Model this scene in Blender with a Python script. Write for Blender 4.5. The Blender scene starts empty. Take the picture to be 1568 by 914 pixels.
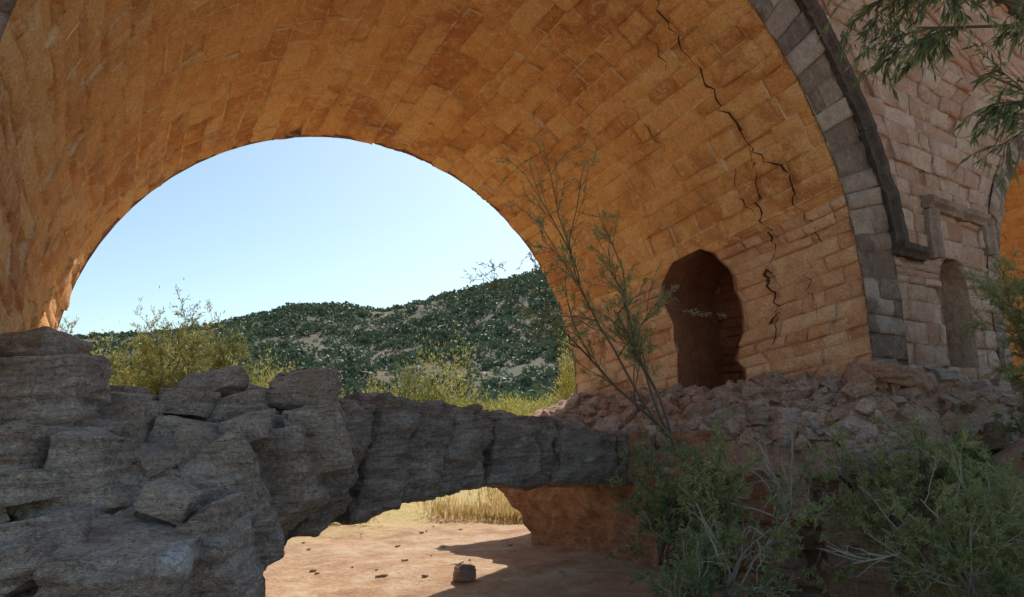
import bpy, bmesh, math, random
import numpy as np
from mathutils import Vector, Matrix, noise
random.seed(7); rng=np.random.default_rng(7)
scene=bpy.context.scene
col=scene.collection
def nz(x,y,z,s=1.0): return noise.noise(Vector((x*s,y*s,z*s)))
def fbm(x,y,z,s=1.0,o=4): return noise.fractal(Vector((x*s,y*s,z*s)),1.0,2.0,o)
TH=0.640
FW=Vector((math.sin(TH),math.cos(TH),0)); RT=Vector((math.cos(TH),-math.sin(TH),0))
def site(f,r,z): # river-bank survey frame: forward, right, height
    v=FW*f+RT*r; return Vector((v.x,v.y,z))
# ---------------------------------------------------------------- materials
def new_mat(name):
    m=bpy.data.materials.new(name); m.use_nodes=True
    nt=m.node_tree; b=nt.nodes['Principled BSDF']; b.inputs['Roughness'].default_value=.9
    b.inputs['Specular IOR Level'].default_value=.2
    return m,nt,b
def N(nt,t,**k):
    n=nt.nodes.new(t)
    for a,v in k.items():
        if a in n.inputs.keys(): n.inputs[a].default_value=v
        else: setattr(n,a,v)
    return n
def ramp(nt,fac,stops):
    r=nt.nodes.new('ShaderNodeValToRGB'); e=r.color_ramp.elements
    while len(e)<len(stops): e.new(.5)
    for i,(p,c) in enumerate(stops):
        e[i].position=p; e[i].color=(*c,1) if len(c)==3 else c
    nt.links.new(fac,r.inputs[0]); return r.outputs[0]
def mix(nt,fac,a,b,mode='MIX'):
    m=nt.nodes.new('ShaderNodeMix'); m.data_type='RGBA'; m.blend_type=mode
    for s,v in ((0,fac),(6,a),(7,b)):
        if hasattr(v,'is_output') : nt.links.new(v,m.inputs[s])
        elif s==0: m.inputs[0].default_value=v
        else: m.inputs[s].default_value=(*v,1)
    return m.outputs[2]
def noi(nt,co,scale,detail=5,rough=.6,dist=0):
    n=nt.nodes.new('ShaderNodeTexNoise'); n.inputs['Scale'].default_value=scale
    n.inputs['Detail'].default_value=detail; n.inputs['Roughness'].default_value=rough
    n.inputs['Distortion'].default_value=dist
    nt.links.new(co,n.inputs['Vector']); return n.outputs['Fac']
def mapped(nt,co,scale=(1,1,1),rot=(0,0,0)):
    m=nt.nodes.new('ShaderNodeMapping'); m.inputs['Scale'].default_value=scale; m.inputs['Rotation'].default_value=rot
    nt.links.new(co,m.inputs['Vector']); return m.outputs[0]
def math_(nt,op,a,b=0.):
    m=nt.nodes.new('ShaderNodeMath'); m.operation=op
    for i,v in enumerate((a,b)):
        if hasattr(v,'is_output'): nt.links.new(v,m.inputs[i])
        else: m.inputs[i].default_value=v
    return m.outputs[0]
def bump(nt,b,h,strength,dist,prev=None):
    n=nt.nodes.new('ShaderNodeBump'); n.inputs['Strength'].default_value=strength; n.inputs['Distance'].default_value=dist
    nt.links.new(h,n.inputs['Height'])
    if prev: nt.links.new(prev,n.inputs['Normal'])
    nt.links.new(n.outputs[0],b.inputs['Normal']); return n.outputs[0]
def masonry(name,c_dark,c_mid,c_light,joint,fleck=None,stain=(.12,.08,.06),stain_amt=.5,fleck_amt=.5,wash=None,tw=.25):
    m,nt,b=new_mat(name); L=nt.links
    tc=N(nt,'ShaderNodeTexCoord').outputs['Object']
    at=N(nt,'ShaderNodeAttribute',attribute_name='tint'); sep=N(nt,'ShaderNodeSeparateColor'); L.new(at.outputs['Color'],sep.inputs[0])
    n0=noi(nt,tc,.42,3,.6,.5); n1=noi(nt,tc,1.1,5,.65); n2=noi(nt,tc,5,5,.7,.3); n3=noi(nt,tc,28,4,.7)
    t=math_(nt,'ADD',math_(nt,'MULTIPLY',sep.outputs[0],tw),math_(nt,'MULTIPLY',n2,1-tw))
    c=ramp(nt,t,[(.28,c_dark),(.48,c_mid),(.66,c_light)])
    sm=math_(nt,'ADD',n1,math_(nt,'MULTIPLY',math_(nt,'SUBTRACT',sep.outputs[2],.5),.25))
    s=ramp(nt,sm,[(.48,(0,0,0)),(.64,(1,1,1))])
    c=mix(nt,math_(nt,'MULTIPLY',s,stain_amt),c,stain)
    if wash: c=mix(nt,math_(nt,'MULTIPLY',ramp(nt,n0,[(.45,(0,0,0)),(.65,(1,1,1))]),.6),c,wash)
    if fleck:
        fl=noi(nt,tc,3.6,6,.8,1.5)
        f=ramp(nt,fl,[(.53,(0,0,0)),(.61,(1,1,1))])
        c=mix(nt,math_(nt,'MULTIPLY',f,fleck_amt),c,fleck)
    fine=ramp(nt,n3,[(.3,(.70,.70,.70)),(.7,(1.14,1.14,1.14))])
    c=mix(nt,1.0,c,fine,'MULTIPLY')
    jm=math_(nt,'MULTIPLY',ramp(nt,sep.outputs[1],[(.2,(0,0,0)),(.8,(1,1,1))]),ramp(nt,n2,[(.38,(.05,.05,.05)),(.58,(1,1,1))]))
    c=mix(nt,jm,c,joint)
    L.new(c,b.inputs['Base Color'])
    h=math_(nt,'ADD',math_(nt,'MULTIPLY',n2,.75),math_(nt,'MULTIPLY',n3,.25))
    bump(nt,b,h,1.0,.10)
    return m
M_vault=masonry('vault_sandstone',(.64,.285,.105),(.85,.44,.175),(.93,.59,.28),(.93,.71,.44),fleck=(.94,.71,.41),stain=(.54,.205,.08),stain_amt=.8,fleck_amt=.55,wash=(.93,.49,.18))
M_pier=masonry('pier_sandstone',(.66,.34,.18),(.81,.47,.26),(.90,.61,.38),(.52,.31,.19),fleck=(.90,.69,.48),stain=(.57,.27,.14),stain_amt=.6,fleck_amt=.4)
M_face=masonry('facade_sandstone',(.42,.26,.18),(.58,.39,.28),(.68,.51,.40),(.28,.17,.12),fleck=(.72,.57,.45),stain=(.46,.24,.15),stain_amt=.6,fleck_amt=.35)
M_ring=masonry('voussoir_stone',(.22,.15,.11),(.36,.26,.195),(.50,.385,.30),(.14,.10,.08),fleck=(.52,.42,.33),stain=(.15,.105,.08),stain_amt=.8,fleck_amt=.35,tw=.45)
M_mould=masonry('weathered_moulding',(.07,.052,.043),(.11,.085,.07),(.17,.135,.11),(.05,.04,.04),stain=(.05,.038,.034))
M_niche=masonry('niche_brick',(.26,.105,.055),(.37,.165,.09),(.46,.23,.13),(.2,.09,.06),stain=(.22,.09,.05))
M_foot=masonry('footing_stone',(.38,.22,.15),(.56,.35,.24),(.66,.47,.34),(.26,.14,.10),stain=(.58,.28,.16),stain_amt=.9)
def rock_mat(name,dark,mid,light,red=None,strat=6.,redr=(.45,.65)):
    m,nt,b=new_mat(name); L=nt.links
    tc=N(nt,'ShaderNodeTexCoord').outputs['Object']
    n1=noi(nt,tc,1.8,5,.65); n2=noi(nt,mapped(nt,tc,(1.,1.,strat),(.25,-.2,.3)),2.6,6,.72,.5); n3=noi(nt,tc,24,4,.75)
    n4=noi(nt,mapped(nt,tc,(.8,.8,strat*2.6),(.22,-.25,.3)),2.2,4,.7,.25)
    t=math_(nt,'ADD',math_(nt,'MULTIPLY',n1,.35),math_(nt,'ADD',math_(nt,'MULTIPLY',n2,.35),math_(nt,'MULTIPLY',n4,.30)))
    c=ramp(nt,t,[(.39,dark),(.49,mid),(.58,light)])
    if red: c=mix(nt,ramp(nt,noi(nt,tc,.7,4,.6),[(redr[0],(0,0,0)),(redr[1],(.8,.8,.8))]),c,red)
    c=mix(nt,1.0,c,ramp(nt,n3,[(.3,(.55,.55,.55)),(.7,(1.15,1.15,1.15))]),'MULTIPLY')
    L.new(c,b.inputs['Base Color'])
    p=bump(nt,b,n2,1.0,.12); p=bump(nt,b,n4,.9,.07,p); p=bump(nt,b,n3,1.0,.035,p)
    v=N(nt,'ShaderNodeTexVoronoi',feature='DISTANCE_TO_EDGE'); v.inputs['Scale'].default_value=2.6
    wv=N(nt,'ShaderNodeVectorMath',operation='ADD'); nn=N(nt,'ShaderNodeTexNoise'); nn.inputs['Scale'].default_value=3; nn.inputs['Detail'].default_value=3
    L.new(tc,nn.inputs['Vector']); sc=N(nt,'ShaderNodeVectorMath',operation='SCALE'); sc.inputs['Scale'].default_value=.35; L.new(nn.outputs['Color'],sc.inputs[0])
    L.new(mapped(nt,tc,(1,1,1.8),(.3,.2,0)),wv.inputs[0]); L.new(sc.outputs[0],wv.inputs[1]); L.new(wv.outputs[0],v.inputs['Vector'])
    cr=ramp(nt,v.outputs['Distance'],[(0,(0,0,0)),(.03,(1,1,1))])
    bump(nt,b,cr,.45,.05,p)
    return m
M_rock=rock_mat('grey_schist',(.38,.28,.22),(.68,.55,.455),(.88,.75,.64),red=(.66,.48,.36),redr=(.46,.70),strat=5)
M_rockd=rock_mat('dark_schist',(.24,.18,.145),(.45,.36,.30),(.66,.55,.47),red=(.48,.35,.27),redr=(.5,.74),strat=4)
M_rock2=rock_mat('brown_rubble',(.50,.31,.215),(.72,.50,.375),(.87,.70,.57),red=(.74,.43,.27),strat=3,redr=(.45,.65))
M_earth=rock_mat('eroded_red_earth',(.50,.24,.13),(.66,.34,.19),(.76,.45,.27),strat=2)
M_pale=rock_mat('pale_cobble',(.5,.48,.46),(.66,.64,.62),(.74,.72,.70),strat=1)
def ground_mat():
    m,nt,b=new_mat('dry_riverbed_earth'); L=nt.links
    tc=N(nt,'ShaderNodeTexCoord').outputs['Object']
    n1=noi(nt,tc,.12,5,.6); n2=noi(nt,tc,1.5,6,.7); n3=noi(nt,tc,14,5,.7)
    c=ramp(nt,n2,[(.32,(.40,.22,.13)),(.5,(.56,.36,.22)),(.68,(.68,.51,.36))])
    gr=ramp(nt,n1,[(.3,(.52,.38,.15)),(.55,(.60,.46,.20)),(.75,(.50,.41,.16))])
    sx=N(nt,'ShaderNodeSeparateXYZ'); L.new(tc,sx.inputs[0])
    yf=N(nt,'ShaderNodeMapRange'); yf.inputs['From Min'].default_value=14.5; yf.inputs['From Max'].default_value=18
    L.new(math_(nt,'ADD',sx.outputs[1],math_(nt,'MULTIPLY',math_(nt,'SUBTRACT',n2,.5),6.)),yf.inputs['Value'])
    c=mix(nt,yf.outputs[0],c,gr)
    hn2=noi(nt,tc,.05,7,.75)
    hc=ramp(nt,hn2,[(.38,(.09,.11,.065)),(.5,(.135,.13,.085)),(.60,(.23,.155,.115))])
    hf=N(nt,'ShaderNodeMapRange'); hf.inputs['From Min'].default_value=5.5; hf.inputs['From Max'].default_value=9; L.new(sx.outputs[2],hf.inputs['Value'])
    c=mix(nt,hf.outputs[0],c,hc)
    c=mix(nt,1.0,c,ramp(nt,n3,[(.3,(.72,.72,.72)),(.7,(1.1,1.1,1.1))]),'MULTIPLY')
    L.new(c,b.inputs['Base Color'])
    p=bump(nt,b,n2,.7,.18); bump(nt,b,n3,.7,.05,p)
    return m
M_ground=ground_mat()
def leaf_mat(name,c1,c2,c3,trans=.35):
    m,nt,b=new_mat(name); L=nt.links
    at=N(nt,'ShaderNodeAttribute',attribute_name='tint'); sep=N(nt,'ShaderNodeSeparateColor'); L.new(at.outputs['Color'],sep.inputs[0])
    c=ramp(nt,sep.outputs[0],[(.1,c1),(.5,c2),(.95,c3)])
    L.new(c,b.inputs['Base Color']); b.inputs['Roughness'].default_value=.6
    tr=N(nt,'ShaderNodeBsdfTranslucent'); L.new(c,tr.inputs[0])
    mx=N(nt,'ShaderNodeMixShader'); mx.inputs[0].default_value=trans
    L.new(b.outputs[0],mx.inputs[1]); L.new(tr.outputs[0],mx.inputs[2]); L.new(mx.outputs[0],nt.nodes['Material Output'].inputs[0])
    return m
L_dark=leaf_mat('dark_leaves',(.13,.17,.08),(.23,.29,.13),(.34,.40,.19))
L_olive=leaf_mat('olive_leaves',(.24,.27,.11),(.36,.40,.17),(.50,.52,.24))
L_yel=leaf_mat('yellow_green_leaves',(.24,.23,.06),(.40,.37,.10),(.55,.48,.16))  # yellow-green leaf tones for shrubs beyond the bridge
L_bg=leaf_mat('background_leaves',(.14,.16,.05),(.24,.25,.08),(.36,.35,.12))
L_grass=leaf_mat('dry_grass_blades',(.42,.30,.12),(.58,.44,.19),(.70,.56,.28))
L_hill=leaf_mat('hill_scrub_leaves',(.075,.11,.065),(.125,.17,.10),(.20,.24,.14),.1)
M_bark,nt_,b_=new_mat('twig_bark'); b_.inputs['Base Color'].default_value=(.17,.125,.09,1)
M_dead,nt_,b_=new_mat('dead_twig'); b_.inputs['Base Color'].default_value=(.46,.40,.33,1)
M_crack,nt_,b_=new_mat('crack_shadow'); b_.inputs['Base Color'].default_value=(.08,.035,.02,1)
# ---------------------------------------------------------------- mesh helpers
def mesh_obj(name,V,F,mats,tint=None,smooth=True,midx=None,parent=None):
    me=bpy.data.meshes.new(name)
    V=np.asarray(V,dtype=np.float32)
    me.from_pydata(V.tolist() if not isinstance(F,np.ndarray) else V, [], F if not isinstance(F,np.ndarray) else F.tolist())
    for m in (mats if isinstance(mats,(list,tuple)) else [mats]): me.materials.append(m)
    if tint is not None:
        a=me.attributes.new('tint','FLOAT_COLOR','POINT'); T=np.ones((len(V),4),dtype=np.float32); tt=np.asarray(tint,dtype=np.float32)
        T[:,:tt.shape[1]]=tt; a.data.foreach_set('color',T.ravel())
    if smooth: me.polygons.foreach_set('use_smooth',[True]*len(me.polygons))
    if midx is not None: me.polygons.foreach_set('material_index',midx)
    me.update(); o=bpy.data.objects.new(name,me); col.objects.link(o)
    if parent: o.parent=parent
    return o
class Blocks:
    def __init__(s): s.V=[];s.F=[];s.C=[]
    def add(s,fn,sl0,sr0,sl1,sr1,t0,t1,off=.018,rough=.04,d=.03,gap=.012,loss=.07):
        if max(sr0-sl0,sr1-sl1)<.03: return
        o=random.gauss(0,off); tilt=random.gauss(0,off*.5); tilt2=random.gauss(0,off*.4)
        if random.random()<loss: o-=random.uniform(.02,.09); rough=rough*1.8
        r1=random.random(); r2=random.random(); b=len(s.V)
        w=max(.05,.5*(sr0-sl0+sr1-sl1)); h=t1-t0
        gu=min(.2,gap*random.uniform(.4,2.2)/w); gt=min(.2,gap*random.uniform(.4,2.2)/h)
        U=[0,gu,gu+.09,.37,.63,1-gu-.09,1-gu,1]; T=[0,gt,gt+.15,.5,1-gt-.15,1-gt,1]
        nu,ntt=len(U),len(T)
        for j,tv in enumerate(T):
            for i,uv in enumerate(U):
                edge=i in(0,nu-1) or j in(0,ntt-1)
                ring=i in(1,nu-2) or j in(1,ntt-2)
                jt=random.gauss(0,gap*.6) if ring and not edge else 0
                a=sl0+(sl1-sl0)*tv; c=sr0+(sr1-sr0)*tv
                ss=a+(c-a)*uv+jt; t=t0+h*tv+jt*.5
                P,Nn=fn(ss,t)
                if edge: dep=-d
                else:
                    dep=o+tilt*(uv-.5)*2+tilt2*(tv-.5)*2+rough*fbm(P[0],P[1],P[2],2.6,5)
                    if ring: dep-=.012+.02*random.random()
                s.V.append((P[0]+Nn[0]*dep,P[1]+Nn[1]*dep,P[2]+Nn[2]*dep))
                s.C.append((r1,1.0 if edge else 0.,r2))
        for j in range(ntt-1):
            for i in range(nu-1):
                q=b+j*nu+i; s.F.append((q,q+1,q+nu+1,q+nu))
    def row(s,fn,a0,a1,t0,t1,holes0=(),holes1=(),L=(.4,.85),**k):
        segs=[]; l0=l1=a0
        for (h0,h1) in sorted(zip(holes0,holes1),key=lambda q:q[0][0]):
            segs.append((l0,h0[0],l1,h1[0])); l0,l1=h0[1],h1[1]
        segs.append((l0,a1,l1,a1))
        for (x0,x1,y0,y1) in segs:
            w=.5*((x1-x0)+(y1-y0))
            if w<.05: continue
            cuts=[0]; p=random.uniform(*L)*random.uniform(.4,1)
            while p<w-.22: cuts.append(p/w); p+=random.uniform(*L)
            cuts.append(1)
            for c,dn in zip(cuts[:-1],cuts[1:]):
                s.add(fn,x0+(x1-x0)*c,x0+(x1-x0)*dn,y0+(y1-y0)*c,y0+(y1-y0)*dn,t0,t1,**k)
    def obj(s,name,mat,parent=None): return mesh_obj(name,s.V,s.F,mat,s.C,parent=parent)
# ---------------------------------------------------------------- bridge
YN,YF=6.14,13.61; K=.929
bridge=bpy.data.objects.new('stone_arch_bridge',None); col.objects.link(bridge)
def cpar(y,arch=0):
    w=(y-YN)/(YF-YN)
    if arch==0: return 5.9+.584*w, 1.944-.981*w, 6.0-.516*w
    return 22.6+.4*w,1.94-.6*w,5.0-.3*w
H=2.6; ARC=18.2; ST=2*H+ARC
def vault_fn(arch):
    Hh=H; A=ARC if arch==0 else 15.2
    def fn(y,s):
        cx,cz,R=cpar(y,arch)
        s+=.04*nz(y,s,1,.9)
        if s<Hh: return (cx-R,y,cz-Hh+s),(1,0,0)
        if s>Hh+A: return (cx+R,y,cz-(s-Hh-A)),(-1,0,0)
        a=math.pi*(1-(s-Hh)/A)
        c,sn=math.cos(a),math.sin(a)
        return (cx+R*c,y,cz+R*K*sn),(-c,0,-sn)
    return fn,A
NT=3.40
def niche_edges(z):
    if z<.3: return (9.6,9.6)
    z=min(z,NT-.07)
    yf=10.27+.17*math.exp(-((z-2.75)/.4)**2)+.09*nz(z,1.3,0,3)
    yn=8.62+.12*nz(z,7.3,0,3.5)+.2*math.exp(-((z-1.1)/.3)**2)
    if z>2.4:
        q=(z-2.4)/(NT-2.4); yn=9.55-(9.55-yn)*max(0,1-q**2.2)**.5
    if z>2.75:
        q=(z-2.75)/(NT-2.75); yf=9.55+(yf-9.55)*max(0,1-q**2.2)**.5
    return (yn,yf)
fn,A=vault_fn(0)
B=Blocks(); Bp=Blocks(); s=0; jam=[]
while s<ST-.01:
    h=random.uniform(.26,.50)
    if s>H+A-2.4: h=random.uniform(.2,.34)
    s1=min(ST,s+h)
    if ST-s1<.15: s1=ST
    right=s>H+A-2.8
    tgt=B if not(s>H+A-1.9) else Bp
    Lr=random.choice([(.35,.7),(.5,1.1),(.6,1.4)])
    if right:
        z0=fn(9.5,s)[0][2]; z1=fn(9.5,s1)[0][2]   # z0 above z1 on this side
        if z0>NT>z1 and NT-z1<.12:
            tgt.row(fn,YN,YF,s,s1,L=Lr); s=s1; continue
        if z0>NT>z1:   # end this course at the head of the niche
            for k in range(30):
                sm=s+(s1-s)*k/30
                if fn(9.5,sm)[0][2]<NT: break
            if sm-s>.05: tgt.row(fn,YN,YF,s,sm,L=Lr)
            s=sm; z0=fn(9.5,s)[0][2]
            s1=s+.16; z1=fn(9.5,s1)[0][2]
        if z0<=NT+.02 and z0>2.7: s1=min(s1,s+.2); z1=fn(9.5,s1)[0][2]
        if z0<=NT+.02 and z1>.25:
            e0=niche_edges(z0); e1=niche_edges(z1)
            jam.append((s,e0)); jam.append((s1,e1))
            tgt.row(fn,YN+.0,YF,s,s1,[e0],[e1],L=Lr)
        else: tgt.row(fn,YN,YF,s,s1,L=Lr)
    else: tgt.row(fn,YN,YF,s,s1,L=Lr)
    s=s1
B.obj('arch_vault',M_vault,bridge); Bp.obj('pier_wall',M_pier,bridge)
V=[];F=[];C=[]
js=sorted(set(jam)); tops=[]
for side in (0,1):
    prev=None
    for sv,e in js:
        idx=[]
        for k in range(7):
            P,_=fn(e[side],sv); x=P[0]-.03+(13.45-P[0])*k/6
            V.append((x,P[1]+.07*nz(x,sv,side*5,3)*(k>0),P[2]+(.05*nz(x,sv,9,3) if k>0 else 0))); C.append((.5+.4*nz(sv,k,side,2),0,0)); idx.append(len(V)-1)
        if prev:
            for k in range(6): F.append((prev[k],prev[k+1],idx[k+1],idx[k]))
        else: tops.append(idx)
        prev=idx
for k in range(6): F.append((tops[0][k],tops[0][k+1],tops[1][k+1],tops[1][k]))
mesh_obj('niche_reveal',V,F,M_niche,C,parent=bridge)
Bn=Blocks(); z=-.2
while z<3.8:
    Bn.row(lambda u,t:((13.4,u,t),(-1,0,0)),8.0,11.0,z,z+.2,L=(.25,.5)); z+=.2
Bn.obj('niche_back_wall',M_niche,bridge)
fn2,A2=vault_fn(1); B2=Blocks(); s=0
while s<2*H+A2-.01:
    s1=min(2*H+A2,s+.4); B2.row(fn2,YN,YF,s,s1,L=(.6,1.1)); s=s1
B2.obj('second_arch_vault',M_vault,bridge)
def vx(y,z):
    cx,cz,R=cpar(y)
    if z<cz: return cx+R,(-1,0,0)
    q=min(.999,(z-cz)/(R*K)); c=math.sqrt(1-q*q); return cx+R*c,(-c,0,-q)
def crack(pts,w,k):  # flat strip over the wall, no gap cut; the crack's shade is its dark colour
    V=[];F=[]
    dense=[]
    for (a,b) in zip(pts[:-1],pts[1:]):
        n=max(3,int(math.hypot(b[0]-a[0],b[1]-a[1])/.08))
        for i in range(n):
            t=i/n; dense.append((a[0]+(b[0]-a[0])*t+random.gauss(0,.045),a[1]+(b[1]-a[1])*t+random.gauss(0,.025)))
    m=len(dense)
    for i,(y,z) in enumerate(dense):
        x,nn=vx(y,z); ww=w*(.3+random.random()**2*1.4)*math.sin(math.pi*(i+.5)/m)**.5
        for sg in(-1,1): V.append((x+nn[0]*.045,y+sg*ww,z+nn[2]*.045+random.gauss(0,.008)))
    for i in range(m-1): F.append((2*i,2*i+1,2*i+3,2*i+2))
    o=mesh_obj('crack_shade_strip_%d'%k,V,F,M_crack,parent=bridge,smooth=False)
crack([(7.2,7.0),(7.45,6.3),(7.45,5.7),(7.4,5.1),(7.35,4.7),(6.95,4.3),(6.98,3.8),(6.8,3.3),(6.7,2.9)],.024,1)
crack([(7.4,4.8),(7.5,4.3),(7.7,3.6),(7.6,3.1),(7.85,2.6),(7.8,2.2),(7.85,1.6),(7.9,1.3)],.022,2)
crack([(7.8,2.75),(7.9,2.4)],.06,3); crack([(7.8,1.9),(7.9,1.6)],.045,4)
crack([(7.8,4.6),(8.0,4.1),(7.75,3.6)],.012,5); crack([(7.6,6.6),(7.95,6.1)],.012,6); crack([(9.0,5.6),(8.9,5.1)],.010,7)
crack([(7.0,2.8),(7.1,2.2),(7.0,1.6)],.010,9)
ZT=10.35
def hw(R,z,cz):
    if z<=cz: return R
    q=(z-cz)/(R*K); return R*math.sqrt(1-q*q) if q<1 else 0
def win_edges(z):
    if z<2.2: return (14.72,15.98)
    q=min(.955,(z-2.2)/.79); w=.63*max(0,1-q**2.3)**.5; return (15.35-w,15.35+w)
RO=7.22; RO2=5.6
def facade(y,sgn,name,mat,near):
    B=Blocks(); z=-.9
    f=lambda x,t:((x,y,t),(0,sgn,0))
    cx,cz,R=cpar(y); cx2,cz2,R2=cpar(y,1)
    ro=RO if near else R+.0; ro2=RO2 if near else R2
    wj=[]
    tops=[cz+ro*K,cz2+ro2*K]
    while z<ZT-.05:
        z1=min(ZT,z+random.uniform(.28,.44))
        if near:
            if z<.85<z1: z1=.85
            if 2.2<=z<2.97: z1=min(z1,z+.14)
            if z<2.98<z1: z1=2.98
        if not near:
            for tp in tops:
                if tp-.8<z<tp-.001: z1=min(z1,tp,z+max(.02,(tp-z)*.35))
                elif z<tp-.8<z1: z1=tp-.79
        if ZT-z1<.2: z1=ZT
        h0=[];h1=[]
        for c,zz,r in((cx,cz,ro),(cx2,cz2,ro2)):
            a,b=hw(r,z,zz),hw(r,z1,zz)
            if a>0 or b>0: h0.append((c-a,c+a));h1.append((c-b,c+b))
        if near and z>=.849 and z1<=2.981:
            e0,e1=win_edges(z),win_edges(z1)
            h0.append(e0);h1.append(e1); wj+= [(z,e0),(z1,e1)]
        B.row(f,-14,42,z,z1,h0,h1,L=(.4,.95) if near else (.8,1.5),off=.022 if near else .01,rough=.045)
        z=z1
    B.obj(name,mat,bridge)
    return sorted(set(wj))
wj=facade(YN,-1,'near_facade',M_face,True)
facade(YF,1,'far_facade',M_face,False)
V=[];F=[];C=[];ends=[]
for side in(0,1):
    prev=None
    for zv,e in wj:
        idx=[]
        for k in range(4):
            V.append((e[side],YN+.9*k/3,zv)); C.append((random.random(),0,0)); idx.append(len(V)-1)
        if prev:
            for k in range(3): F.append((prev[k],prev[k+1],idx[k+1],idx[k]))
        prev=idx
    ends.append(prev)
for k in range(3): F.append((ends[0][k],ends[0][k+1],ends[1][k+1],ends[1][k]))
mesh_obj('window_reveal',V,F,M_face,C,parent=bridge)
Bw=Blocks(); z=.4
while z<3.2:
    Bw.row(lambda u,t:((u,YN+.9,t),(0,-1,0)),14.4,16.3,z,z+.3,L=(.3,.6)); z+=.3
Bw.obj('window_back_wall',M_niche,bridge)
def ring(arch,Ri,Ro,name,mat,a0=0,a1=math.pi):
    B=Blocks(); cx,cz,R=cpar(YN,arch)
    f=lambda r,a:((cx+r*math.cos(a),YN-.03,cz+r*K*math.sin(a)),(0,-1,0))
    a=a0
    while a<a1-.005:
        da=random.uniform(.30,.55)/6.5; b=min(a1,a+da)
        if a1-b<.03: b=a1
        if random.random()<.35:
            m=Ri+(Ro-Ri)*random.uniform(.35,.65)
            B.add(f,Ri,m,Ri,m,a,b,off=.02,rough=.04,gap=.002); B.add(f,m,Ro,m,Ro,a,b,off=.02,rough=.04,gap=.002)
        else: B.add(f,Ri,Ro,Ri,Ro,a,b,off=.02,rough=.04,gap=.002)
        a=b
    z=-.9
    while z<cz-.01:
        z1=min(cz,z+random.uniform(.28,.44))
        if cz-z1<.15: z1=cz
        for sg in (1,-1):
            g=(lambda u,t,sg=sg:((cx+sg*u,YN-.03,t),(0,-1,0)))
            m=Ri+(Ro-Ri)*random.uniform(.35,.7)
            B.add(g,Ri,m,Ri,m,z,z1,off=.02,rough=.05); B.add(g,m,Ro,m,Ro,z,z1,off=.02,rough=.05)
        z=z1
    B.obj(name,mat,bridge)
ring(0,6.0,RO,'voussoir_ring',M_ring); ring(1,5.0,RO2,'second_voussoir_ring',M_ring)
def sweep(path,prof,name,mat):
    V=[];F=[];C=[]
    for i,(x,z,nx,nz_) in enumerate(path):
        j=.022*nz(x,z,0,3)+.02*nz(x,z,5,9)
        for (o,p) in prof: V.append((x+nx*(o+j),YN-p-j,z+nz_*(o+j))); C.append((.5+.5*nz(x,z,3,1.5),0,0))
    n=len(prof)
    for i in range(len(path)-1):
        for k in range(n-1): F.append((i*n+k,i*n+k+1,(i+1)*n+k+1,(i+1)*n+k))
    F.append(tuple(range(n))); F.append(tuple(range(len(V)-n,len(V)))[::-1])
    return mesh_obj(name,V,F,mat,C,parent=bridge,smooth=False)
prof=[(0,-.02),(0,.10),(.06,.13),(.12,.20),(.22,.22),(.24,.16),(.26,-.02)]
a_end=math.asin((2.92-1.944)/(RO*K))
path=[]
for i in range(181):
    a=a_end+(math.pi-2*a_end)*i/180
    path.append((5.9+RO*math.cos(a),1.944+RO*K*math.sin(a),math.cos(a),math.sin(a)))
sweep(path,prof,'hood_moulding',M_mould)
sweep([(13.05+i*.13,2.78,0,1) for i in range(9)],prof,'moulding_return',M_mould)
sweep([(14.45+i*.13,3.86,0,1) for i in range(21)],prof,'window_label_top',M_ring)
sweep([(14.43,3.84-i*.12,1,0) for i in range(9)],[(a*.8,b) for a,b in prof],'window_label_leg_1',M_ring)
sweep([(17.0,3.84-i*.12,1,0) for i in range(6)],[(a*.8,b) for a,b in prof],'window_label_leg_2',M_ring)
sweep([(-14+i*.5,10.1,0,1) for i in range(113)],[(0,-.02),(0,.12),(.1,.2),(.3,.24),(.42,.24),(.42,-.5)],'cornice',M_mould)
mesh_obj('deck',[(-14,YN-.1,10.36),(42,YN-.1,10.36),(42,YF+.1,10.36),(-14,YF+.1,10.36)],[(0,1,2,3)],M_face,[(.5,0,0)]*4,parent=bridge)
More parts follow.
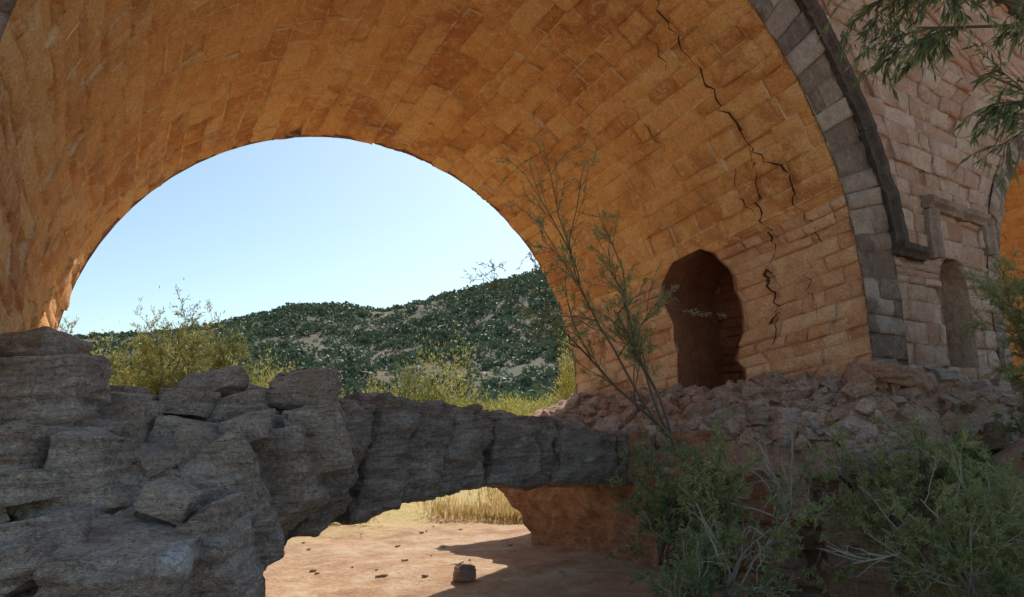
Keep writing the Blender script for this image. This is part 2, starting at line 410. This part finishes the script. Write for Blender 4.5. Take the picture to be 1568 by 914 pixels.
# ---------------------------------------------------------------- rocks
def rock(size,rot,loc,seed,mats=None,npts=16,boxy=.6,disp=.06):
    r=random.Random(seed); bm=bmesh.new()
    for i in range(npts):
        v=Vector((r.uniform(-1,1),r.uniform(-1,1),r.uniform(-1,1)))
        if i<8: v=Vector(((i&1)*2-1,((i>>1)&1)*2-1,((i>>2)&1)*2-1)); v=v*boxy+Vector((r.uniform(-.25,.25),r.uniform(-.25,.25),r.uniform(-.25,.25)))
        else: v=v.normalized()*r.uniform(.8,1.05)*(1.0 if boxy<.8 else .85)
        bm.verts.new((v.x*size[0]/2,v.y*size[1]/2,v.z*size[2]/2))
    res=bmesh.ops.convex_hull(bm,input=bm.verts)
    bmesh.ops.delete(bm,geom=list({e for e in res['geom_interior']+res['geom_unused'] if isinstance(e,bmesh.types.BMVert)}),context='VERTS')
    ms=min(size); big=max(size)
    if big>.2: bmesh.ops.bevel(bm,geom=list(bm.edges),offset=ms*.03,segments=1,affect='EDGES',profile=.5)
    bmesh.ops.triangulate(bm,faces=bm.faces)
    for it in range(5 if big>.7 else (3 if big>.35 else (1 if big>.15 else 0))):
        ed=[e for e in bm.edges if e.calc_length()>max(.03,big*.045)]
        if not ed: break
        bmesh.ops.subdivide_edges(bm,edges=ed,cuts=1); bmesh.ops.triangulate(bm,faces=bm.faces)
    M=Matrix.Translation(loc)@Matrix.Rotation(rot[2],4,'Z')@Matrix.Rotation(rot[1],4,'Y')@Matrix.Rotation(rot[0],4,'X')
    bm.normal_update()
    out=[]
    for v in bm.verts:
        p=v.co; d=disp*big*.5*(fbm(p.x+seed,p.y,p.z*4.5,2.4/big**.4,6))
        if big>.35: d-=.022*max(0,nz(seed,p.x*.4,p.z*9,1.)*2.2)**.5 # bedding grooves
        out.append(p+v.normal*d)
    V=[tuple(M@p) for p in out]
    bm.verts.index_update(); F=[tuple(v.index for v in f.verts) for f in bm.faces]
    bm.free(); return V,F
class Heap:
    def __init__(s): s.V=[];s.F=[];s.M=[]
    def add(s,VF,mi=0):
        b=len(s.V); s.V+=VF[0]; s.F+=[tuple(i+b for i in f) for f in VF[1]]; s.M+=[mi]*len(VF[1])
    def obj(s,name,mats,smooth=False):
        o=mesh_obj(name,s.V,s.F,mats,smooth=True,midx=s.M)
        try: o.data.set_sharp_from_angle(angle=math.radians(28))
        except Exception: pass
        return o
RZ=-TH
def ZR(): return random.uniform(-.25,.25)
def core_h(x,y):
    ex=1.25+.30*(y-5)+.25*fbm(x*.2,y,0,.9)
    top=.12+.15*fbm(x,y,1,.6)
    k=(y-3.8+.25*x)/3.3; k=max(0,min(1,k)); k=k*k*(3-2*k)
    h=-1.95+(top+1.95)*k
    st=max(0,min(1,(ex-x)/.55)); st=st**.6
    h=-2.45+(h+2.45)*st
    n=fbm(x,y,0,1.6,6); r=abs(fbm(x+5,y*1.0,3,3.2,4))
    return h+.15*n+.16*(.5-r)-.10
V=[];F=[]; nx,ny=230,280
for j in range(ny):
    for i in range(nx):
        x=-7+10.2*i/(nx-1); y=1.6+12*j/(ny-1)
        n=noise.noise_vector(Vector((x*2,y*2,1)))*.06+noise.noise_vector(Vector((x*7,y*7,1)))*.03
        V.append((x+n.x,y+n.y,core_h(x,y)+.05*nz(x,y,4,9)))
for j in range(ny-1):
    for i in range(nx-1): q=j*nx+i; F.append((q,q+1,q+nx+1,q+nx))
mesh_obj('rubble_mound',V,F,M_rock)
Hp=Heap()
big=[ # fwd,right,z,(w across, depth, height),tilt
(6.6,-4.35,.80,(.95,.8,.5),0,.6),
(5.8,-3.75,.33,(1.0,.9,.68),.03,.95),
(5.45,-3.68,-.22,(.85,.9,.66),-.04,.95),
(5.4,-3.05,-.22,(.42,.6,.62),.05,.95),
(5.0,-3.25,-.75,(1.05,.9,.5),-.3,.92),
(4.75,-2.55,-.90,(.95,.8,.70),.12,.85),
(4.55,-3.05,-1.08,(.8,.7,.4),-.15,.8),
(5.2,-2.05,-.98,(.46,.7,.95),-.28,.98),
(5.9,-2.25,-.50,(.56,.8,.90),-.38,.98),
(7.3,-2.08,.40,(.78,.75,.55),.05,.65),
(7.1,-2.95,.50,(.95,.75,.45),-.12,.6),
(6.6,-2.9,.30,(.5,.5,.32),.1,.75),
(6.9,-3.7,.38,(.6,.5,.35),.1,.6),
(6.2,-2.7,.0,(.6,.5,.4),.3,.8),
(6.5,-2.0,-.32,(.5,.6,.8),-.3,.95),
(6.8,-1.80,-.08,(.5,.6,.7),-.25,.95),
(7.3,-2.25,.02,(1.2,1.1,.5),.05,.8),
(7.1,-2.9,.10,(1.2,1.0,.5),-.05,.8),
(6.9,-2.6,.22,(.7,.6,.35),-.1,.75),
(7.0,-3.4,.15,(1.0,.9,.5),0,.75),
(7.2,-2.45,.38,(.4,.4,.28),.2,.7),
(5.8,-2.75,-.30,(.6,.5,.4),.4,.85),
(5.5,-2.6,-.58,(.6,.5,.4),.3,.85),
(6.1,-3.25,.10,(.7,.5,.38),-.2,.85),
(5.9,-2.45,-.12,(.5,.5,.35),.5,.85),
(6.2,-2.25,.05,(.45,.4,.3),-.2,.8),
(6.5,-3.4,.28,(.5,.45,.3),.15,.8),
(5.1,-2.35,-.42,(.35,.35,.3),.4,.8),
]
for i,(f,r,z,sz,t,bx) in enumerate(big):
    Hp.add(rock(sz,(random.uniform(-.1,.1),t,RZ+random.uniform(-.2,.2)),site(f,r,z),100+i,boxy=bx,npts=11 if bx>.7 else 20))
Hp.add(rock((.26,.27,.22),(0,0,0),site(4.36,-1.98,-.70),201,boxy=.45,npts=40,disp=.02),1)
for i in range(900):
    x=random.uniform(-3.0,2.6); y=random.uniform(3.6,9)
    s_=random.choice([.05,.07,.09,.12,.16,.22,.32,.42])*random.uniform(.7,1.3)
    if x>1.15+.3*(y-5): continue
    Hp.add(rock((s_*1.5,s_,s_*.55),(ZR(),ZR()*2,random.uniform(0,3)),(x,y,core_h(x,y)+s_*.12),300+i,npts=11,boxy=.85))
Hp.obj('fallen_masonry_rubble',[M_rock,M_pale])
ia=[(6.5,-2.75,-1.62),(7.0,-2.5,-1.22),(7.55,-2.15,-1.02),(8.3,-1.66,-.92),(9.2,-1.1,-.81),(10.3,-.31,-.79),(11.3,.56,-.87),(12.4,1.62,-.99),(13.4,2.6,-1.2)]
ta=[(6.9,-2.2,-.2),(7.3,-2.0,.05),(7.9,-1.75,.27),(8.6,-1.35,.26),(9.5,-.85,.24),(10.4,-.2,.16),(11.4,.7,.04),(12.4,1.62,-.2),(13.4,2.6,-.6)]
def lerp3(L,t):
    t=max(0,min(len(L)-1.001,t)); i=int(t); u=t-i; a,b=L[i],L[i+1]; return Vector([a[k]+(b[k]-a[k])*u for k in range(3)])
Ha=Heap(); t=0.0; i=0
while t<7.9:
    dt=random.uniform(.35,.85); t1=min(8,t+dt)
    p0,p1=lerp3(ia,t),lerp3(ia,t1); q0,q1=lerp3(ta,t),lerp3(ta,t1)
    q0.z+=random.uniform(-.07,.10); q1.z=q0.z+ (q1.z-q0.z)*.8
    bm=bmesh.new()
    A0,A1,B0,B1=[site(*p) for p in(p0,p1,q0,q1)]
    ax=(A1-A0).normalized(); nrm=Vector((-ax.y,ax.x,0)).normalized()
    if nrm.dot(FW)<0: nrm=-nrm
    g=.03; off=random.uniform(-.14,.14)
    cs=[]
    for P in (A0+ax*g,A1-ax*g,B1-ax*g,B0+ax*g): cs.append(P+nrm*off)
    for P in (A0+ax*g,A1-ax*g,B1-ax*g,B0+ax*g): cs.append(P+nrm*(1.25+off))
    for c in cs: bm.verts.new(c+Vector((random.gauss(0,.03),random.gauss(0,.03),random.gauss(0,.03))))
    mid=(A0+A1+B0+B1)/4; bm.verts.new(mid-nrm*.06+Vector((0,0,random.uniform(-.2,.2)))); bm.verts.new((B0+B1)/2+nrm*.5+Vector((0,0,.09)))
    bmesh.ops.convex_hull(bm,input=bm.verts)
    bmesh.ops.bevel(bm,geom=list(bm.edges),offset=.03,segments=1,affect='EDGES')
    bmesh.ops.triangulate(bm,faces=bm.faces)
    for it in range(5):
        ed=[e for e in bm.edges if e.calc_length()>.055]
        if not ed: break
        bmesh.ops.subdivide_edges(bm,edges=ed,cuts=1); bmesh.ops.triangulate(bm,faces=bm.faces)
    bm.normal_update(); sd_=random.uniform(0,20)
    V=[tuple(v.co+v.normal*(.09*fbm(v.co.x+sd_,v.co.y,v.co.z*2.0,2.4,7))) for v in bm.verts]
    bm.verts.index_update()
    F=[tuple(v.index for v in f.verts) for f in bm.faces]; bm.free()
    Ha.add((V,F)); t=t1; i+=1
for i in range(170):
    t=random.uniform(.9,7.8); q=lerp3(ta,t); s_=random.choice([.06,.09,.14,.22,.3])*random.uniform(.8,1.3)
    P=site(q.x+random.uniform(.1,1.0),q.y-random.uniform(.0,.3),q.z-.02+s_*.1)
    Ha.add(rock((s_*1.3,s_,s_*.6),(ZR(),ZR(),random.uniform(0,3)),P,700+i,npts=12))
Ha.obj('ruined_small_arch',[M_rockd])
# ---------------------------------------------------------------- right footing
foot=Blocks()
def fx(y,t): return 9.15+.3*fbm(y,t,0,.6,5)+.12*fbm(y,t,6,2.5,5)-.15*(t+1.4)
def f1(y,t): return (fx(y,t),y,t),(-1,0,0)
def f2(x,t): return (x,5.25+.12*fbm(x,t,4,.6),t),(0,-1,0)
z=-2.6
while z<-.35:
    z1=z+random.uniform(.3,.5)
    foot.row(f1,5.25,7.4,z,z1,L=(.5,1.3),off=.05,rough=.12,gap=.02,d=.05,loss=.2)
    foot.row(f2,9.15,16,z,z1,L=(.4,1.1),off=.06,rough=.12,gap=.03,d=.08,loss=.2)
    z=z1
foot.obj('pier_footing',M_foot)
V=[];F=[];nu,nv_=150,60
for j in range(nv_):
    t=-2.6+2.45*j/(nv_-1); ye=11.3+(t+2.6)/2.25*2.7
    for i in range(nu):
        u=i/(nu-1)
        if u<.75: y=7.1+(ye-7.1)*u/.75; x=fx(y,t)+.04
        else: y=ye+.1*(u-.75); x=fx(ye,t)+.04+3.2*(u-.75)/.25
        n=fbm(x,y,t,1.3,6); bulge=.35*math.exp(-((y-9)/1.6)**2)*max(0,-t-1.0)
        V.append((x+.12*n-bulge,y+.10*n*(u>.7),t))
for j in range(nv_-1):
    for i in range(nu-1): q=j*nu+i; F.append((q,q+1,q+nu+1,q+nu))
mesh_obj('eroded_footing_core',V,F,M_earth)
def ledge_h(x,y):
    u=max(0,min(1,(x-9.1)/2.7)); v=max(0,min(1,(y-5.2)/1.0))
    h=-.40+.95*u**1.0*min(1,v+.25)+.12*math.exp(-((y-8.2)/1.2)**2)*u
    if x>12.2: h=.1+.45*v
    return h+.15*fbm(x,y,2,1.5,6)+.08*fbm(x,y,8,4,4)
V=[];F=[];nx,ny=220,210
for j in range(ny):
    for i in range(nx):
        x=8.95+11*i/(nx-1); y=5.2+8.9*j/(ny-1)
        h=ledge_h(x,y)+.03*nz(x,y,2,11)
        if i==0 or j==0: h-=.4
        V.append((x,y,h))
for j in range(ny-1):
    for i in range(nx-1): q=j*nx+i; F.append((q,q+1,q+nx+1,q+nx))
mesh_obj('ledge_talus',V,F,M_rock2)
Hr=Heap()
for i in range(1700):
    y=random.uniform(5.3,13.3); x=random.uniform(9.0,11.9)
    if random.random()<.25: x=random.uniform(11.9,17); y=random.uniform(5.2,6.0)
    s_=random.choice([.04,.05,.06,.07,.09,.09,.12,.12,.16,.22,.34])*random.uniform(.7,1.3)
    Hr.add(rock((s_*1.3,s_,s_*.75),(random.uniform(-1,1),random.uniform(-1,1),random.uniform(0,3)),(x,y,ledge_h(x,y)+s_*.18),1000+i,npts=12,boxy=.75),0 if random.random()<.85 else 1)
for i in range(170):
    x=random.uniform(8.7,12.5); y=random.uniform(4.4,5.4) if x>9.2 else random.uniform(4.6,8)
    h=-2.2+1.9*max(0,min(1,(y-4.2)/1.2)) if x>9.2 else -2.2+1.2*max(0,(x-8.5))
    s_=random.choice([.1,.15,.22,.32,.5])*random.uniform(.7,1.3)
    Hr.add(rock((s_*1.3,s_,s_*.8),(ZR()*2,ZR()*2,random.uniform(0,3)),(x,y,h+s_*.1),2600+i,npts=12,boxy=.8),0)
for k,(x,y,z,sz) in enumerate([(12.1,6.0,.62,(1.2,.75,.40)),(12.95,6.0,.55,(.6,.6,.36)),(12.0,5.9,.2,(.7,.8,.42)),(12.7,5.9,.17,(.7,.8,.45)),(13.5,5.9,.25,(.8,.6,.36)),(12.0,5.8,-.25,(.8,.9,.5)),(12.8,5.75,-.3,(.8,.8,.5)),(11.3,6.2,.2,(.5,.5,.35)),(11.0,5.6,-.05,(.6,.5,.35)),(9.6,5.2,-1.6,(1.5,1.1,1.3)),(10.9,5.1,-1.0,(1.1,.9,.7)),(9.5,6.2,-.5,(.9,.8,.4)),(10.2,5.5,-.45,(1.,.7,.4)),(14.6,5.6,.2,(1.,.8,.5)),(13.9,5.3,-.4,(1.1,.9,.6)),(15.5,5.4,.1,(.9,.7,.5)),(9.4,7.4,-.35,(.7,.6,.4)),(9.3,8.6,-.4,(.8,.6,.4)),(9.5,9.8,-.35,(.6,.6,.35)),(10.4,7.2,-.05,(.5,.4,.3)),(11.2,7.6,.25,(.45,.4,.3)),(10.4,4.9,-1.9,(1.3,.9,.9)),(9.0,5.9,-1.0,(.5,.7,.6)),(11.6,5.0,-1.2,(.9,.8,.8))]):
    Hr.add(rock(sz,(ZR()*.3,ZR()*.3,ZR()*.5),(x,y,z),1500+k,boxy=.95 if k<8 else .75,npts=11),0)
Hr.obj('ledge_rubble',[M_rock2,M_rock])
# ---------------------------------------------------------------- terrain
def smooth(a,b,x):
    t=max(0,min(1,(x-a)/(b-a))); return t*t*(3-2*t)
RID=[(-80,.10),(-45,.105),(-33,.116),(-26,.128),(-22,.140),(-17,.167),(-13,.168),(-10,.160),(-7.5,.170),(-2.2,.194),(2.3,.212),(8,.22),(20,.21),(45,.17),(80,.12)]
def ridge(az):
    for (a,b),(c,d) in zip(RID[:-1],RID[1:]):
        if a<=az<=c: return b+(d-b)*(az-a)/(c-a)
    return .10
def terr(x,y):
    f=x*FW.x+y*FW.y; r=x*RT.x+y*RT.y; d=math.hypot(x,y); az=math.degrees(math.atan2(r,f))
    h=-2.25+.06*fbm(x,y,0,.35,5)
    h+=.5*smooth(5.5,1.5,y)*smooth(-3,2,x+4) if y<6 else 0
    h+=1.9*smooth(9.5,13.5,x)*smooth(8.,4.,y)*(1 if y<14 else 0)
    if y>15:
        h+=smooth(15.5,22,y)*.7+smooth(22,34,y)*.9+ .035*max(0,d-30)+.25*smooth(17,30,y)*fbm(x,y,3,.12,4)
    if d>70 and abs(az)<100:
        hh=smooth(95,400,d); tgt=ridge(az)*min(d,400)
        h=h*(1-hh)+tgt*hh+ 8*hh*(1-hh)*4*(fbm(x,y,5,.012,5)*.8-.5)
        if d>400: h-=(d-400)*.12
    return h
V=[];F=[]
rad=[0]+[.5*1.036**k for k in range(205)]
nA=300
for k,rr in enumerate(rad):
    for a in range(nA):
        th=2*math.pi*a/nA; x,y=rr*math.sin(th)+6*math.exp(-rr/60),rr*math.cos(th)+12*math.exp(-rr/60)
        V.append((x,y,terr(x,y)))
for k in range(len(rad)-1):
    for a in range(nA):
        b=(a+1)%nA; F.append((k*nA+a,(k+1)*nA+a,(k+1)*nA+b,k*nA+b))
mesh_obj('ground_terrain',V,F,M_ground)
# ---------------------------------------------------------------- vegetation
def leaves(P,D,length,width,jit=.5,droop=0):
    n=len(P); P=np.asarray(P); D=np.asarray(D)
    d=D+rng.normal(0,jit,(n,3)); d[:,2]-=droop; d/=np.linalg.norm(d,axis=1)[:,None]+1e-9
    s=np.cross(d,rng.normal(0,1,(n,3))); s/=np.linalg.norm(s,axis=1)[:,None]+1e-9
    l=length*rng.uniform(.6,1.3,(n,1)); w=width*rng.uniform(.7,1.3,(n,1))
    V=np.stack([P,P+d*l*.45+s*w*.5,P+d*l,P+d*l*.45-s*w*.5],1).reshape(-1,3)
    F=np.arange(4*n).reshape(n,4); return V,F
def tube(path,r0,r1,V,F):
    b=len(V); n=len(path)
    for i,p in enumerate(path):
        t=(path[min(i+1,n-1)]-path[max(i-1,0)]).normalized(); a=t.orthogonal().normalized(); c=t.cross(a); r=r0+(r1-r0)*i/(n-1)
        for k in range(4): V.append(tuple(p+(a*math.cos(k*1.5708)+c*math.sin(k*1.5708))*r))
    for i in range(n-1):
        for k in range(4): F.append((b+i*4+k,b+i*4+(k+1)%4,b+(i+1)*4+(k+1)%4,b+(i+1)*4+k))
def grow(p,d,L,r,lev,cfg,V,F,LP,LD):
    n=cfg['seg'][lev]; path=[p.copy()]; dd=d.normalized()
    for i in range(n):
        dd=(dd+Vector((random.gauss(0,1),random.gauss(0,1),random.gauss(0,1)))*cfg['wig']+Vector((0,0,cfg['up'][lev]))).normalized()
        p=p+dd*L/n; path.append(p.copy())
    tube(path,r,r*.35,V,F)
    last=len(cfg['ch'])-1
    if lev<last:
        for c in range(cfg['ch'][lev]):
            t=random.uniform(cfg['start'],1); i=min(n-1,int(t*n)); q=path[i].lerp(path[i+1],t*n-i)
            base=(path[i+1]-path[i]).normalized()
            nd=(base+Vector((random.gauss(0,1),random.gauss(0,1),random.gauss(0,1)))*cfg['ang']).normalized()
            grow(q,nd,L*cfg['ratio']*random.uniform(.6,1.2),r*.45,lev+1,cfg,V,F,LP,LD)
    if lev>=last-cfg.get('ll',0):
        for c in range(cfg['ch'][last]):
            t=random.random(); i=min(n-1,int(t*n)); q=path[i].lerp(path[i+1],t*n-i); LP.append(tuple(q)); LD.append(tuple((path[i+1]-path[i]).normalized()))
def plant(name,base,dirs,L,r,cfg,lmat,ll,lw,bark=None,jit=.6,droop=0):
    V=[];F=[];LP=[];LD=[]
    for d,l in dirs: grow(Vector(base)+Vector((random.gauss(0,.03),random.gauss(0,.03),0)),Vector(d),l*L,r,0,cfg,V,F,LP,LD)
    nv=len(V); T=[(.5,0,0)]*nv; mi=[0]*len(F)
    if LP:
        lv,lf=leaves(LP,LD,ll,lw,jit,droop)
        V=V+lv.tolist(); F=F+(lf+nv).tolist(); mi+= [1]*len(lf)
        cl=np.array([.5+.5*nz(*q,1.5/max(.3,L)*2) for q in LP]); tt=np.clip(cl*.6+rng.uniform(0,.4,len(LP)),0,1)
        T=T+[(v,0,0) for v in np.repeat(tt,4)]
    return mesh_obj(name,V,F,[bark or M_bark,lmat],T,smooth=False,midx=mi)
def fan(n,spread,up=1.0,bias=(0,0)):
    return [((random.gauss(bias[0],spread),random.gauss(bias[1],spread),up*random.uniform(.6,1.2)),random.uniform(.65,1.1)) for _ in range(n)]
feath=dict(seg=[8,6,4,3],ch=[12,7,5,12],wig=.10,up=[.03,.02,0,0],start=.25,ang=.5,ratio=.42,ll=1)
bx=RT.x;by=RT.y
plant('tamarisk_sapling',site(10.9,2.25,-.25),[((-.35*bx,-.35*by,1),1.),((-.6*bx,-.6*by,.9),1.15),((-.25*bx,-.25*by,1),.75),((-.8*bx,-.8*by,.85),1.0)],2.8,.024,dict(feath,ch=[9,5,4,14]),L_olive,.06,.011)
def bush(name,pos,n,spread,L,cfg,mat,ll,lw,bias=(0,0),bark=None): return plant(name,pos,fan(n,spread,1,bias),L,.014,cfg,mat,ll,lw,bark)
bc=dict(seg=[7,5,4,3],ch=[8,5,3,10],wig=.14,up=[-.01,-.01,-.03,-.03],start=.15,ang=.65,ratio=.42,ll=1)
bush('bank_shrub',site(9.3,1.7,-1.7),9,.4,1.5,bc,L_dark,.06,.016)
bush('bank_shrub',site(8.9,2.3,-1.9),8,.45,1.4,bc,L_olive,.06,.014)
bush('bank_shrub',site(8.0,1.9,-2.1),7,.6,1.0,bc,L_dark,.055,.014,bark=M_dead)
bush('bank_shrub',site(8.6,4.4,-1.6),10,.55,1.3,bc,L_olive,.06,.013)
bush('bank_shrub',site(8.0,5.0,-1.6),10,.55,1.2,bc,L_olive,.06,.013,bark=M_dead)
bush('bank_shrub',site(7.4,4.3,-1.7),10,.6,.8,bc,L_olive,.05,.012,bark=M_dead)
bush('bank_shrub',site(9.0,5.5,-1.2),8,.5,1.0,bc,L_dark,.06,.014)
bush('feathery_shrub',site(10.2,7.75,-.3),9,.22,1.9,feath,L_olive,.07,.010)
bush('feathery_shrub',site(9.8,7.2,-.7),6,.4,.9,bc,L_dark,.06,.012)
bush('dead_brushwood',site(8.4,2.2,-1.9),8,.7,1.3,dict(bc,ch=[5,3,2,0],wig=.2),L_grass,.05,.01,bark=M_dead)
bush('dead_brushwood',site(9.2,3.2,-1.2),8,.9,1.1,dict(bc,ch=[4,3,2,0],wig=.15),L_grass,.05,.01,bark=M_dead)
bush('dead_brushwood',site(7.8,4.2,-1.6),9,.9,1.2,dict(bc,ch=[4,3,2,0],wig=.15),L_grass,.05,.01,bark=M_dead)
# overhanging willow tree at right
V=[];F=[];LP=[];LD=[]
tb=site(5.2,5.0,-1.0)
trunk=[tb,site(5.2,4.95,.5),site(5.25,4.85,2.0),site(5.3,4.7,3.0),site(5.2,4.6,3.9)]
tube(trunk,.17,.08,V,F)
wc=dict(seg=[6,6,5,3],ch=[9,6,14],wig=.09,up=[0,-.06,-.12,-.1],start=.2,ang=.45,ratio=.5,ll=1)
for st,dr,l in [(3,(1,0,.05),1.3),(4,(1,.2,-.15),1.35),(3,(.8,-.5,.1),1.2),(4,(.8,.5,-.1),1.3),(4,(-.6,0,.6),1.8),(4,(0,.5,.9),1.6),(3,(-.8,-.4,.3),1.5),(4,(.9,-.2,.1),1.4),(2,(1,.1,.35),1.25)]:
    d=RT*(-dr[0])+FW*dr[1]+Vector((0,0,dr[2]))
    grow(trunk[st].copy(),d,l,.02,0,wc,V,F,LP,LD)
nv=len(V); lv,lf=leaves(LP,LD,.12,.02,.45,.5)
mi=[0]*len(F)+[1]*len(lf); T=[(.5,0,0)]*nv+[(v,0,0) for v in np.repeat(rng.uniform(0,.9,len(LP)),4)]
mesh_obj('willow_tree',V+lv.tolist(),F+(lf+nv).tolist(),[M_bark,L_dark],T,smooth=False,midx=mi)
# background shrubs beyond the bridge
def shrub_cloud(n,sx,sy,sz,lumps=14,seed=0):
    r=np.random.default_rng(seed); c=r.normal(0,1,(lumps,3)); c/=np.linalg.norm(c,axis=1)[:,None]; c*=r.uniform(.3,.85,(lumps,1)); c[:,2]=np.abs(c[:,2])
    k=r.integers(0,lumps,n); p=c[k]+r.normal(0,.15,(n,3)); p[:,2]=np.abs(p[:,2])
    D=p.copy(); D[:,2]+=.5; D/=np.linalg.norm(D,axis=1)[:,None]
    P=p*np.array([sx,sy,sz]); return P,D,k
def cloud_bush(name,pos,size,n,mat,ll=.16,lw=.03,seed=1):
    P,D,k=shrub_cloud(n,*size,26,seed); V,F=leaves(P,D,ll,lw,.5)
    V=V+np.array(pos); lt=np.random.default_rng(seed).uniform(0,.6,26)[k]+rng.uniform(0,.4,n)
    return mesh_obj(name,V,F,mat,np.repeat(lt,4)[:,None],smooth=False)
def on(f,r,dz=0):
    p=site(f,r,0); p.z=terr(p.x,p.y)+dz; return p
for i,(f,r,sx,sz,mat) in enumerate([(24,-13.4,1.6,4.6,L_yel),(27,-13.6,2.0,5.2,L_bg),(26,-11.6,2.0,5.0,L_yel),(25,-10.0,1.6,4.6,L_yel),(29,-11.2,2,5.0,L_bg),(27,-9.3,1.7,4.3,L_yel),(33,-10.8,2.2,4.2,L_yel),(38,-4.1,2.9,5.4,L_yel),(37,-4.9,1.8,4.2,L_bg),(44,-8.0,2.4,3.2,L_yel),(38,-6.9,1.8,2.2,L_bg),(52,-.9,3,2.0,L_yel),(30,2.2,.9,5.6,L_yel),(33,3.5,1.4,6.4,L_bg),(60,-10,5,2.6,L_yel),(66,-3,5,2.0,L_bg),(75,-20,6,4,L_yel),(90,-11,8,3,L_bg),(85,-30,8,5,L_bg),(85,2,6,2.6,L_yel)]):
    cloud_bush('background_shrub',on(f,r,-.1),(sx,sx,sz),5000,mat,.08+.0035*f,.018+.0010*f,seed=20+i)
plant('feathery_tamarisk',on(21,-10.0,-.2),fan(8,.35),4.1,.035,dict(feath,ch=[10,6,4,12]),L_bg,.12,.022)
plant('feathery_tamarisk',on(22,-12.2,-.2),fan(7,.4),4.2,.035,dict(feath,ch=[9,5,4,12]),L_yel,.12,.022)
PV=[];DV=[];TV=[];SC=[]
cnt=0
while cnt<12000:
    d=math.sqrt(random.uniform(105**2,425**2)); az=math.radians(random.uniform(-38,8))
    f,r=d*math.cos(az),d*math.sin(az); p=site(f,r,0)
    if fbm(p.x,p.y,9,.035,5)+random.gauss(0,.4)<-.12: continue
    z=terr(p.x,p.y); sz=random.choice([.4,.5,.7,.9,1.2,1.5,2.0,2.4])*random.uniform(.8,1.2); tn=random.random()*.6
    n=22
    q=rng.normal(0,1,(n,3)); q/=np.linalg.norm(q,axis=1)[:,None]; q*=rng.uniform(.6,1,(n,1))*np.array([1,1,.95])*sz; q[:,2]=np.abs(q[:,2])
    PV.append(q+np.array([p.x,p.y,z])); DV.append(q/sz); TV.append(tn+rng.uniform(0,.4,n)); SC.append(np.full(n,sz)); cnt+=1
PV=np.concatenate(PV);DV=np.concatenate(DV);TV=np.concatenate(TV);SC=np.concatenate(SC)
V,F=leaves(PV,DV,.55,.6,1.2)
base=np.repeat(PV,4,0); V=base+(V-base)*np.repeat(SC,4)[:,None]
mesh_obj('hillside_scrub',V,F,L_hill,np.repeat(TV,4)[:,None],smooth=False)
def grass(name,pts,hgt,mat,w=.012):
    P=np.array(pts); D=np.tile([0,0,1.],(len(P),1)); V,F=leaves(P,D,hgt,w,.28); return mesh_obj(name,V,F,mat,np.repeat(rng.uniform(0,1,len(P)),4)[:,None],smooth=False)
pts=[]
while len(pts)<42000:
    f=18+random.random()**1.7*50; r=random.uniform(-.5,.2)*f; p=site(f,r,0)
    if p.y<15.8+2.2*nz(p.x,p.y,0,.5): continue
    if nz(p.x,p.y,3,.3)+.6*nz(p.x,p.y,5,1.3)+random.gauss(0,.2)<-.1: continue
    pts.append((p.x,p.y,terr(p.x,p.y)))
grass('dry_grass',pts,.38,L_grass,.03)
pts=[]
while len(pts)<24000:
    f=random.uniform(5.2,9); r=random.uniform(.40,.8)*f; p=site(f,r,0)
    if nz(p.x,p.y,3,1.1)+random.gauss(0,.3)<-.05: continue
    pts.append((p.x,p.y,terr(p.x,p.y)))
grass('bank_grass',pts,.26,L_grass,.009)
Hs=Heap(); Hs.add(rock((.42,.4,.36),(0,0,0),on(11.6,-.85,.12),5000,boxy=.7),0)
for i in range(40):
    f=random.uniform(10,20); r=random.uniform(-.35,.1)*f; s_=random.choice([.04,.05,.08,.12]); Hs.add(rock((s_*1.2,s_,s_*.7),(0,0,i),on(f,r,.01),5001+i,npts=12))
Hs.obj('riverbed_stones',[M_rock2])
# ---------------------------------------------------------------- light, sky, camera
el=math.radians(46); az=math.radians(50)
S=Vector((math.sin(az)*math.cos(el),math.cos(az)*math.cos(el),math.sin(el)))
sd=bpy.data.lights.new('sun','SUN'); sd.energy=5; sd.angle=math.radians(.5); sd.color=(1,.93,.82)
so=bpy.data.objects.new('sun',sd); so.rotation_euler=S.to_track_quat('Z','Y').to_euler(); col.objects.link(so)
w=bpy.data.worlds.new('World'); scene.world=w; w.use_nodes=True; nt=w.node_tree
sky=nt.nodes.new('ShaderNodeTexSky'); sky.sky_type='NISHITA'; sky.sun_disc=False; sky.sun_elevation=el; sky.sun_rotation=az
sky.air_density=1.0; sky.dust_density=.9; sky.ozone_density=1.0
mx=nt.nodes.new('ShaderNodeMix'); mx.data_type='RGBA'; mx.blend_type='MULTIPLY'; mx.inputs[0].default_value=1; mx.inputs[7].default_value=(.98,1.05,.97,1)
nt.links.new(sky.outputs[0],mx.inputs[6]); nt.links.new(mx.outputs[2],nt.nodes['Background'].inputs[0]); nt.nodes['Background'].inputs[1].default_value=.15
cd=bpy.data.cameras.new('camera'); cam=bpy.data.objects.new('camera',cd); col.objects.link(cam)
cd.sensor_width=36; cd.lens=1120.5/1568*36; cd.clip_end=3000; cd.clip_start=.05
p=.174; ro=-.033
Fv=Vector((math.sin(TH)*math.cos(p),math.cos(TH)*math.cos(p),math.sin(p))); R0=Vector((math.cos(TH),-math.sin(TH),0)); U0=R0.cross(Fv)
R1=R0*math.cos(ro)+U0*math.sin(ro); U1=U0*math.cos(ro)-R0*math.sin(ro)
m=Matrix((R1,U1,-Fv)).transposed().to_4x4(); cam.matrix_world=m
scene.camera=cam
scene.view_settings.view_transform='Standard'; scene.view_settings.look='None'; scene.view_settings.exposure=0
